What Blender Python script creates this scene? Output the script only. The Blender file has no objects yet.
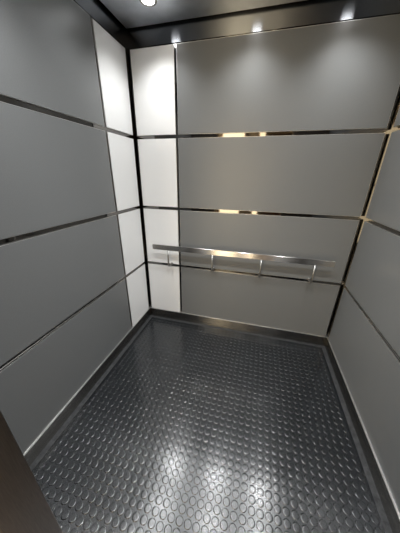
import bpy, math, random
from mathutils import Vector, Matrix, Euler
random.seed(7)
scn = bpy.context.scene
C = scn.collection

# ------------------------------------------------------------------ helpers
class MB:
    """collects faces with uvs and material slots, then links them as ONE mesh object"""
    def __init__(s):
        s.v, s.f, s.m, s.sm = [], [], [], []
    def face(s, pts, m=0, smooth=False):
        n = len(s.v); s.v += [tuple(p) for p in pts]
        s.f.append(tuple(range(n, n + len(pts)))); s.m.append(m); s.sm.append(smooth)
    def box(s, x0, x1, y0, y1, z0, z1, m=0, bev=0.0):
        b = min(bev, (x1-x0)*.45, (y1-y0)*.45, (z1-z0)*.45)
        n = len(s.v)
        lo, hi = (x0, y0, z0), (x1, y1, z1)
        if b <= 0:
            for i in range(8):
                s.v.append(tuple(hi[k] if i >> k & 1 else lo[k] for k in range(3)))
            for q in ((0,2,3,1),(4,5,7,6),(0,1,5,4),(2,6,7,3),(0,4,6,2),(1,3,7,5)):
                s.f.append(tuple(n+i for i in q)); s.m.append(m); s.sm.append(False)
            return
        idx = {}
        for i in range(8):
            c = [hi[k] if i >> k & 1 else lo[k] for k in range(3)]
            sg = [-1 if i >> k & 1 else 1 for k in range(3)]
            for a in range(3):
                p = [c[k] + (0 if k == a else sg[k]*b) for k in range(3)]
                idx[(i, a)] = len(s.v); s.v.append(tuple(p))
        ctr = Vector([(lo[k]+hi[k])/2 for k in range(3)])
        def add(q):
            P = [Vector(s.v[i]) for i in q]
            nn = (P[1]-P[0]).cross(P[2]-P[0])
            if nn.dot(sum(P, Vector())/len(P) - ctr) < 0: q = q[::-1]
            s.f.append(tuple(q)); s.m.append(m); s.sm.append(False)
        for a in range(3):
            u, w = [k for k in range(3) if k != a]
            for side in (0, 1):
                cs = [side << a, side << a | 1 << u, side << a | 1 << u | 1 << w, side << a | 1 << w]
                add([idx[(i, a)] for i in cs])
        for a in range(3):
            u, w = [k for k in range(3) if k != a]
            for su in (0, 1):
                for sw in (0, 1):
                    i0 = su << u | sw << w; i1 = i0 | 1 << a
                    add([idx[(i0, u)], idx[(i1, u)], idx[(i1, w)], idx[(i0, w)]])
        for i in range(8):
            add([idx[(i, 0)], idx[(i, 1)], idx[(i, 2)]])
    def tube(s, path, r, seg=14, m=0, cap=True):
        rings = []
        P = [Vector(p) for p in path]
        up = Vector((1, 0, 0))
        for i, p in enumerate(P):
            t = (P[min(i+1, len(P)-1)] - P[max(i-1, 0)]).normalized()
            a = up - t*up.dot(t)
            if a.length < 1e-4: a = Vector((0, 1, 0)) - t*t.y
            a.normalize(); b = t.cross(a)
            n = len(s.v)
            for k in range(seg):
                th = 2*math.pi*k/seg
                s.v.append(tuple(p + (a*math.cos(th) + b*math.sin(th))*r))
            rings.append(n)
        for i in range(len(P)-1):
            for k in range(seg):
                k2 = (k+1) % seg
                s.f.append((rings[i]+k, rings[i]+k2, rings[i+1]+k2, rings[i+1]+k)); s.m.append(m); s.sm.append(True)
        if cap:
            s.f.append(tuple(rings[0]+k for k in reversed(range(seg)))); s.m.append(m); s.sm.append(False)
            s.f.append(tuple(rings[-1]+k for k in range(seg))); s.m.append(m); s.sm.append(False)
    def lathe(s, prof, origin, axis='Z', seg=32, m=0, smooth=True, close_ends=False):
        o = Vector(origin); rings = []
        for r, h in prof:
            n = len(s.v)
            for k in range(seg):
                th = 2*math.pi*k/seg
                if axis == 'Z': p = Vector((r*math.cos(th), r*math.sin(th), h))
                else: p = Vector((r*math.cos(th), h, -r*math.sin(th)))
                s.v.append(tuple(o+p))
            rings.append(n)
        for i in range(len(prof)-1):
            for k in range(seg):
                k2 = (k+1) % seg
                s.f.append((rings[i]+k, rings[i]+k2, rings[i+1]+k2, rings[i+1]+k)); s.m.append(m); s.sm.append(smooth)
        if close_ends:
            s.f.append(tuple(rings[0]+k for k in reversed(range(seg)))); s.m.append(m); s.sm.append(False)
            s.f.append(tuple(rings[-1]+k for k in range(seg))); s.m.append(m); s.sm.append(False)
    def build(s, name, mats, parent=None, origin=(0, 0, 0)):
        if not isinstance(mats, (list, tuple)): mats = [mats]
        o = Vector(origin)
        me = bpy.data.meshes.new(name)
        me.from_pydata([tuple(Vector(v)-o) for v in s.v], [], s.f)
        for mt in mats: me.materials.append(mt)
        me.polygons.foreach_set('material_index', s.m)
        me.polygons.foreach_set('use_smooth', s.sm)
        uv = me.uv_layers.new(name='grain')
        me.update()
        for p in me.polygons:                       # u runs along the horizontal grain, v across it
            nx, ny, nz = (abs(c) for c in p.normal)
            for li in p.loop_indices:
                c = me.vertices[me.loops[li].vertex_index].co
                if nz > nx and nz > ny: u, v = c.x, c.y
                elif ny >= nx: u, v = c.x, c.z
                else: u, v = c.y, c.z
                uv.data[li].uv = (u, v)
        ob = bpy.data.objects.new(name, me); C.objects.link(ob)
        ob.location = origin
        if parent: ob.parent = parent
        return ob

def tag(o, label=None, cat=None, group=None, kind=None):
    if label: o['label'] = label
    if cat: o['category'] = cat
    if group: o['group'] = group
    if kind: o['kind'] = kind
    return o
def empty(name, loc):
    o = bpy.data.objects.new(name, None); C.objects.link(o); o.location = loc
    o.empty_display_size = .05
    return o

# ------------------------------------------------------------------ materials
def new_mat(name):
    m = bpy.data.materials.new(name); m.use_nodes = True
    nt = m.node_tree; b = nt.nodes['Principled BSDF']
    return m, nt, b
def setin(b, **kw):
    for k, v in kw.items():
        b.inputs[k.replace('_', ' ')].default_value = v
def noise(nt, scale, detail=4, vec_scale=None, rough=.55, space='Object'):
    tc = nt.nodes.new('ShaderNodeTexCoord'); mp = nt.nodes.new('ShaderNodeMapping')
    n = nt.nodes.new('ShaderNodeTexNoise')
    n.inputs['Scale'].default_value = scale; n.inputs['Detail'].default_value = detail
    n.inputs['Roughness'].default_value = rough
    if vec_scale: mp.inputs['Scale'].default_value = vec_scale
    nt.links.new(tc.outputs[space], mp.inputs['Vector']); nt.links.new(mp.outputs['Vector'], n.inputs['Vector'])
    return n
def ramp(nt, src, stops):
    r = nt.nodes.new('ShaderNodeValToRGB'); e = r.color_ramp.elements
    while len(e) < len(stops): e.new(.5)
    for k, (p, c) in enumerate(stops):
        e[k].position = p; e[k].color = (*c, 1) if len(c) == 3 else c
    nt.links.new(src, r.inputs['Fac']); return r

def laminate(name, col, rough, spec, var=.06, grain=(1, 1, 1)):
    m, nt, b = new_mat(name)
    n = noise(nt, 260, 3, grain)
    lo = tuple(c*(1-var) for c in col); hi = tuple(min(1, c*(1+var)) for c in col)
    r = ramp(nt, n.outputs['Fac'], [(.3, lo), (.7, hi)])
    nt.links.new(r.outputs['Color'], b.inputs['Base Color'])
    bp = nt.nodes.new('ShaderNodeBump'); bp.inputs['Strength'].default_value = .03; bp.inputs['Distance'].default_value = .001
    nt.links.new(n.outputs['Fac'], bp.inputs['Height']); nt.links.new(bp.outputs['Normal'], b.inputs['Normal'])
    setin(b, Roughness=rough, Specular_IOR_Level=spec)
    return m
def metal(name, col, rough, aniso=0.0, var=.05, vertical=False):
    m, nt, b = new_mat(name)
    setin(b, Metallic=1.0, Roughness=rough, Anisotropic=aniso)
    b.inputs['Anisotropic Rotation'].default_value = 0.0 if vertical else .25
    if aniso:
        t = nt.nodes.new('ShaderNodeTangent'); t.direction_type = 'UV_MAP'; t.uv_map = 'grain'
        nt.links.new(t.outputs['Tangent'], b.inputs['Tangent'])
    n = noise(nt, 60, 3, (8, 8, .3) if vertical else (.3, .3, 8))
    lo = tuple(c*(1-var) for c in col); hi = tuple(min(1, c*(1+var)) for c in col)
    r = ramp(nt, n.outputs['Fac'], [(.3, lo), (.7, hi)])
    nt.links.new(r.outputs['Color'], b.inputs['Base Color'])
    return m

GREY = laminate('grey_laminate', (.168, .173, .173), .34, .5)
WHITE = laminate('white_laminate', (.84, .84, .83), .35, .4, .02)
ALU = metal('satin_aluminium_edge', (.72, .71, .69), .38)
POL = metal('polished_dark_steel', (.18, .176, .17), .05)
FRZ = metal('brushed_black_steel', (.2, .205, .215), .16, 1)
BASE = metal('brushed_steel_base', (.2, .195, .185), .25, 1)
RAIL = metal('brushed_stainless_rail', (.72, .70, .67), .24, 1)
CHROME = metal('satin_stainless', (.55, .54, .52), .25)
DULL = metal('dull_steel', (.33, .325, .31), .38)
CEIL = metal('brushed_ceiling_steel', (.74, .79, .86), .4, .3)
BRONZE = metal('brown_bronze_steel', (.2, .175, .155), .42, .6, .12, True)
DARKV = laminate('black_canopy_paint', (.015, .015, .016), .7, .2)

def rubber():
    m, nt, b = new_mat('black_coin_rubber')
    n1 = noise(nt, 9, 6, None, .65); n2 = noise(nt, 170, 3)
    r1 = ramp(nt, n1.outputs['Fac'], [(.35, (.006, .0075, .009)), (.72, (.010, .012, .014))])
    # dust flecks: small irregular pale specks
    n3 = noise(nt, 75, 5, None, .75)
    r3 = ramp(nt, n3.outputs['Fac'], [(.66, (0, 0, 0)), (.77, (.4, .4, .4))])
    mx = nt.nodes.new('ShaderNodeMix'); mx.data_type = 'RGBA'
    nt.links.new(r3.outputs['Color'], mx.inputs['Factor'])
    nt.links.new(r1.outputs['Color'], mx.inputs['A']); mx.inputs['B'].default_value = (.16, .165, .17, 1)
    nt.links.new(mx.outputs['Result'], b.inputs['Base Color'])
    rr = ramp(nt, n1.outputs['Fac'], [(.3, (.195, .195, .195)), (.75, (.235, .235, .235))])
    nt.links.new(rr.outputs['Color'], b.inputs['Roughness'])
    bp = nt.nodes.new('ShaderNodeBump'); bp.inputs['Strength'].default_value = .06; bp.inputs['Distance'].default_value = .001
    nt.links.new(n2.outputs['Fac'], bp.inputs['Height']); nt.links.new(bp.outputs['Normal'], b.inputs['Normal'])
    setin(b, Specular_IOR_Level=.85)
    return m
RUBBER = rubber()
def dusty():
    m, nt, b = new_mat('dusty_rubber_border')
    n = noise(nt, 38, 6, None, .7)
    r = ramp(nt, n.outputs['Fac'], [(.38, (.016, .017, .018)), (.66, (.06, .062, .064))])
    nt.links.new(r.outputs['Color'], b.inputs['Base Color'])
    setin(b, Roughness=.5, Specular_IOR_Level=.4)
    return m
DUSTY = dusty()

def emit(name, col, s):
    m, nt, b = new_mat(name)
    setin(b, Base_Color=(.9, .9, .9, 1), Emission_Strength=s); b.inputs['Emission Color'].default_value = (*col, 1)
    return m
LENS = emit('downlight_lens_glow', (.985, .995, 1), 22)
LOBBY_LENS = emit('lobby_lamp_glow', (1, .86, .64), 25)
GLOW = emit('added_warm_glow', (1, .80, .50), 6.5)  # glow of the two panels added on the landing wall
CREAM = laminate('warm_cream_plaster', (.72, .60, .42), .7, .2)
WOOD = laminate('brown_wood_veneer', (.26, .15, .085), .4, .4, .2, (.2, .2, .02))
LFLOOR = laminate('lobby_tile', (.36, .31, .25), .3, .4)
LCEIL = laminate('lobby_ceiling_paint', (.7, .66, .6), .8, .2)

# ------------------------------------------------------------------ cab dimensions (metres)
W = 1.70                       # cab width, panel face to panel face; the back panel face is y = 0
YF = -1.50                     # inside of the front return
T = .008                       # panels stand this far off the steel wall behind them
G = .012                       # half a reveal
ROWS = [(.095, .606-G), (.606+G, 1.121-G), (1.121+G, 1.645-G), (1.645+G, 2.165)]
RN = ['bottom row', 'third row from the top', 'second row from the top', 'top row']
ZC = 2.262                     # underside of the ceiling
ZTOP = 2.42
CG = .022                      # corner reveal
SP = .348                      # white strip edge on both walls (centre of its vertical reveal)
VG = .009

# steel walls behind the panels (they show in the reveals), the frieze is a trim of its own
def wall(name, b, mat): 
    m = MB(); m.box(*b); return tag(m.build(name, mat), kind='structure')
TW = T+.0015                   # the panels hang on hooks, a hair off the steel
wall('wall_back', (-T-.12, W+T+.12, TW, T+.12, 0, ZTOP), POL)
wall('wall_left', (-T-.12, -TW, YF-.12, TW, 0, ZTOP), POL)
wall('wall_right', (W+TW, W+T+.12, YF-.12, TW, 0, ZTOP), POL)
# frieze above the panels
FZ0 = 2.172
wall('trim_1', (-.002, W+.002, .002, T, FZ0, ZTOP-.002), FRZ)
wall('trim_2', (-T, -.002, YF, T, FZ0, ZTOP-.002), FRZ)
wall('trim_3', (W+.002, W+T, YF, T, FZ0, ZTOP-.002), FRZ)
# steel base under the panels, a few millimetres proud of them
def base(name, b):
    m = MB(); m.box(*b, bev=.001); o = tag(m.build(name, BASE), kind='structure')
    m = MB(); m.box(b[0], b[1], b[2], b[3], b[5], b[5]+.0022); m.build('cap_strip', ALU, o)['label'] = 'thin bright metal cap strip'
    return o
BP = .007
base('baseboard_back', (-T, W+T, -BP, T, 0, .0915))
base('baseboard_left', (-T, BP, YF, -BP, 0, .0915))
base('baseboard_right', (W-BP, W+T, YF, -BP, 0, .0915))

# front return with the door opening; the photographer stands in the opening
OX0, OX1, OZ = .355, 1.30, 2.13
m = MB()
m.box(-T, OX0, YF-.12, YF, 0, ZTOP, bev=.003)
m.box(OX1, W+T, YF-.12, YF, 0, ZTOP, bev=.003)
m.box(OX0, OX1, YF-.12, YF, OZ, ZTOP)
tag(m.build('wall_front', BRONZE), kind='structure')

# ------------------------------------------------------------------ floor: studded rubber
def make_floor():
    m = MB()
    P = .0377; x0, y0 = 1.263, -1.1165
    m.box(-T, W+T, YF-.12, T, -.03, 0)
    prof = [(.0168, -.0001), (.0164, .0005), (.0157, .0011), (.0148, .0015), (.0138, .0017), (.0126, .0018), (.0070, .0018)]
    seg = 20
    cs = [(math.cos(2*math.pi*k/seg), math.sin(2*math.pi*k/seg)) for k in range(seg)]
    for i in range(-60, 60):
        cx = x0 + i*P
        if not .045 < cx < W-.045: continue
        for j in range(-60, 60):
            cy = y0 + j*P
            if not YF-.10 < cy < -.045: continue
            n = len(m.v)
            for r, h in prof:
                for c, s in cs: m.v.append((cx+r*c, cy+r*s, h))
            for a in range(len(prof)-1):
                for k in range(seg):
                    k2 = (k+1) % seg
                    m.f.append((n+a*seg+k, n+a*seg+k2, n+(a+1)*seg+k2, n+(a+1)*seg+k)); m.m.append(0); m.sm.append(True)
            a = len(prof)-1
            m.f.append(tuple(n+a*seg+k for k in range(seg))); m.m.append(0); m.sm.append(True)
    # smooth dusty border strip along the three walls
    e = .0006
    m.box(.006, .036, YF, -.036, -.001, e, 1); m.box(W-.036, W-.006, YF, -.036, -.001, e, 1); m.box(.006, W-.006, -.036, -.006, -.001, e, 1)
    return tag(m.build('floor', [RUBBER, DUSTY]), kind='structure')
make_floor()

# ------------------------------------------------------------------ wall panels (each one lifts off)
def panel(axis, a0, a1, z0, z1, mat, label, group):
    """axis 'Y' = on the back wall; 'L'/'R' = on a side wall. face lies at 0 / 0 / W"""
    e = .0014
    if axis == 'Y':
        org = ((a0+a1)/2, T, z0); rng = lambda p0, p1, q0, q1: (p0, p1, 0, T, q0, q1)
        frg = lambda p0, p1, q0, q1: (p0, p1, .0005, T, q0, q1)
    elif axis == 'L':
        org = (-T, (a0+a1)/2, z0); rng = lambda p0, p1, q0, q1: (-T, 0, p0, p1, q0, q1)
        frg = lambda p0, p1, q0, q1: (-T, -.0005, p0, p1, q0, q1)
    else:
        org = (W+T, (a0+a1)/2, z0); rng = lambda p0, p1, q0, q1: (W, W+T, p0, p1, q0, q1)
        frg = lambda p0, p1, q0, q1: (W+.0005, W+T, p0, p1, q0, q1)
    root = tag(empty('laminate_panel', org), label, 'panel', group)
    inv = -Vector(org)
    f = MB(); f.box(*rng(a0+e, a1-e, z0+e, z1-e), bev=.0006)
    fo = f.build('panel_face', mat, root, org); fo.location = (0, 0, 0)
    t = MB()
    t.box(*frg(a0, a1, z0, z0+e)); t.box(*frg(a0, a1, z1-e, z1))
    t.box(*frg(a0, a0+e, z0+e, z1-e)); t.box(*frg(a1-e, a1, z0+e, z1-e))
    to = t.build('edge_trim', ALU, root, org); to.location = (0, 0, 0)
    to['label'] = 'thin satin metal edging'
    return root
for (z0, z1), rn in zip(ROWS, RN):
    panel('Y', CG, SP-VG, z0, z1, WHITE, f'narrow white panel on the back wall beside the corner, {rn}', 'white panels on the back wall')
    panel('Y', SP+VG, W-CG, z0, z1, GREY, f'wide grey panel on the back wall, {rn}', 'grey panels on the back wall')
    panel('L', -SP+VG, -CG, z0, z1, WHITE, f'narrow white panel on the left wall beside the corner, {rn}', 'white panels on the left wall')
    panel('L', YF+.004, -SP-VG, z0, z1, GREY, f'wide grey panel on the left wall, {rn}', 'grey panels on the left wall')
    panel('R', YF+.004, -CG, z0, z1, GREY, f'wide grey panel on the right wall, {rn}', 'grey panels on the right wall')

# ------------------------------------------------------------------ handrail
RY0, RY1, RZ0, RZ1 = -.090, -.080, .777, .822
root = tag(empty('handrail', (.85, 0, .62)), 'flat brushed steel handrail across the back wall on four bent brackets', 'handrail')
o = Vector(root.location)
def place(ob):
    ob.location = (0, 0, 0); return ob
m = MB(); m.box(.128, 1.572, RY0, RY1, RZ0, RZ1, bev=.001)
place(m.build('rail_bar', RAIL, root, o))
for bx in (.271, .665, 1.058, 1.446):
    yc = (RY0+RY1)/2
    path = [(bx, yc, RZ0+.001)]
    path.append((bx, yc, .650))
    R = .028
    for k in range(1, 9):
        th = math.pi/2*k/8
        path.append((bx, yc+R*(1-math.cos(th)), 0.650-R*math.sin(th)))
    path.append((bx, -.0045, .622))
    m = MB(); m.tube(path, .0072)
    br = place(m.build('bracket', DULL, root, o))
    m = MB(); m.lathe([(.006, -.006), (.010, -.005), (.0115, -.003), (.0115, 0)], (bx, 0, .622), 'Y', 24, close_ends=True)
    fl = m.build('flange', DULL, br, o); fl.location = (0, 0, 0)

# ------------------------------------------------------------------ ceiling: a steel island with a shadow gap round it
LX = (.28, .85, 1.38); LY = (-.22, -.62, -1.13)
IN = .02
BULB, CONE = (22, 15, 49), 120
m = MB()
m.box(IN, W-IN, YF+.0, -IN, ZC, ZC+.025, bev=.0015)
tag(m.build('ceiling', CEIL), kind='structure')
m = MB(); m.box(-T-.03, W+T+.03, YF-.12, T+.03, ZTOP, ZTOP+.03)
tag(m.build('ceiling_canopy', DARKV), kind='structure')

def make_light(x, y, label):
    root = tag(empty('ceiling_light', (x, y, ZC)), label, 'ceiling light', 'recessed downlights in the steel ceiling')
    m = MB(); m.lathe([(.0335, -.0008), (.036, -.004), (.044, -.0045), (.047, -.003), (.0475, 0.0)], (0, 0, 0), 'Z', 40)
    m.build('trim_ring', CHROME, root)
    n = MB(); seg = 24
    n.face([(.0337*math.cos(-2*math.pi*k/seg), .0337*math.sin(-2*math.pi*k/seg), -.0015) for k in range(seg)])
    n.build('lens', LENS, root)
    ld = bpy.data.lights.new('downlight_bulb', 'SPOT')
    ld.energy = BULB[0]; ld.spot_size = math.radians(CONE); ld.spot_blend = 1.0; ld.shadow_soft_size = .03
    ld.color = (.985, .995, 1)
    lo = bpy.data.objects.new('bulb', ld); C.objects.link(lo); lo.parent = root; lo.location = (0, 0, -.012)
    return root
cols = ('leftmost of its row', 'middle of its row', 'rightmost of its row')
rows = ('near the back wall', 'in the middle of the cab ceiling', 'near the door opening')
proto = None
for y, rn in zip(LY, rows):
    for x, cn in zip(LX, cols):
        lab = f'small round steel-rimmed downlight {rn}, {cn}'
        if proto is None:
            proto = make_light(x, y, lab)
        else:
            r = proto.copy(); C.objects.link(r); r.location = (x, y, ZC); r['label'] = lab
            for ch in proto.children:
                c = ch.copy(); C.objects.link(c); c.parent = r
                if c.type == 'LIGHT' and y != LY[0]:
                    c.data = ch.data.copy(); c.data.energy = BULB[LY.index(y)]

# ------------------------------------------------------------------ landing outside the door opening (seen only in reflections)
LB = -3.1; LX0, LX1, LZ = -.9, 2.7, 2.6
YL = YF-.12
wall('wall_landing', (LX0, LX1, LB-.05, LB, 0, LZ), CREAM)
wall('wall_landing_left', (LX0-.05, LX0, LB, YL, 0, LZ), CREAM)
wall('wall_landing_right', (LX1, LX1+.05, LB, YL, 0, LZ), CREAM)
m = MB()
m.box(LX0, -T-.03, YL-.05, YL, 0, LZ); m.box(W+T+.03, LX1, YL-.05, YL, 0, LZ); m.box(-T-.03, W+T+.03, YL-.05, YL, ZTOP+.03, LZ)
m.box(-T-.03, OX0-.01, YL-.05, YL, 0, ZTOP+.03); m.box(OX1+.01, W+T+.03, YL-.05, YL, 0, ZTOP+.03); m.box(OX0-.01, OX1+.01, YL-.05, YL, OZ+.02, ZTOP+.03)
tag(m.build('wall_landing_front', BRONZE), kind='structure')
wall('floor_landing', (LX0, LX1, LB, YL, -.03, 0), LFLOOR)
wall('ceiling_landing', (LX0, LX1, LB, YL, LZ, LZ+.03), LCEIL)
m = MB(); m.box(1.02, 1.96, LB, LB+.04, 0, 2.1, bev=.003)
d = tag(m.build('door_1', WOOD), kind='structure')
m = MB(); m.lathe([(.008, 0), (.008, .03), (.024, .035), (.027, .05), (.018, .062), (.004, .065)], (1.10, LB+.04, 1.0), 'Y', 20, close_ends=True)
m.build('door_handle', CHROME, d)
for nm, x0, x1 in (('added_glow_panel_1', .16, .58), ('added_glow_panel_2', .86, .96)):  # framed glowing panels, added out of view to give the metal gold reflections
    m = MB(); m.box(x0-.04, x0, LB, LB+.05, .15, 2.24, bev=.003); m.box(x1, x1+.04, LB, LB+.05, .15, 2.24, bev=.003)
    m.box(x0, x1, LB, LB+.05, .15, .20); m.box(x0, x1, LB, LB+.05, 2.19, 2.24); m.box(x0, x1, LB, LB+.05, 1.24, 1.27)
    fr = tag(m.build(nm, WOOD), kind='structure')
    m = MB(); m.box(x0, x1, LB+.004, LB+.012, .20, 2.19); m.build('pane', GLOW, fr)
root = tag(empty('landing_lamp', (.25, LB+.30, LZ)), 'square warm ceiling lamp over the landing outside the cab', 'ceiling light')
m = MB()
m.box(-.24, .24, -.24, -.21, -.03, 0); m.box(-.24, .24, .21, .24, -.03, 0); m.box(-.24, -.21, -.21, .21, -.03, 0); m.box(.21, .24, -.21, .21, -.03, 0)
m.build('lamp_frame', CHROME, root)
m = MB(); m.box(-.21, .21, -.21, .21, -.022, -.001); m.build('diffuser', LOBBY_LENS, root)

# ------------------------------------------------------------------ camera, world, colour management
cam = bpy.data.cameras.new('camera'); co = bpy.data.objects.new('camera', cam); C.objects.link(co)
cam.sensor_fit = 'HORIZONTAL'; cam.sensor_width = 36; cam.lens = 36*217.84/400
cam.clip_start = .02
co.location = (.9922, -1.7528, 1.3859)
co.rotation_euler = Euler((math.radians(67.1586), math.radians(-.7755), math.radians(14.8321)), 'XYZ')
scn.camera = co
w = bpy.data.worlds.new('world'); scn.world = w; w.use_nodes = True
w.node_tree.nodes['Background'].inputs['Color'].default_value = (.02, .02, .022, 1)
vs = scn.view_settings
vs.view_transform = 'Standard'; vs.look = 'None'; vs.gamma = 1; vs.exposure = 0.1
vs.use_curve_mapping = False
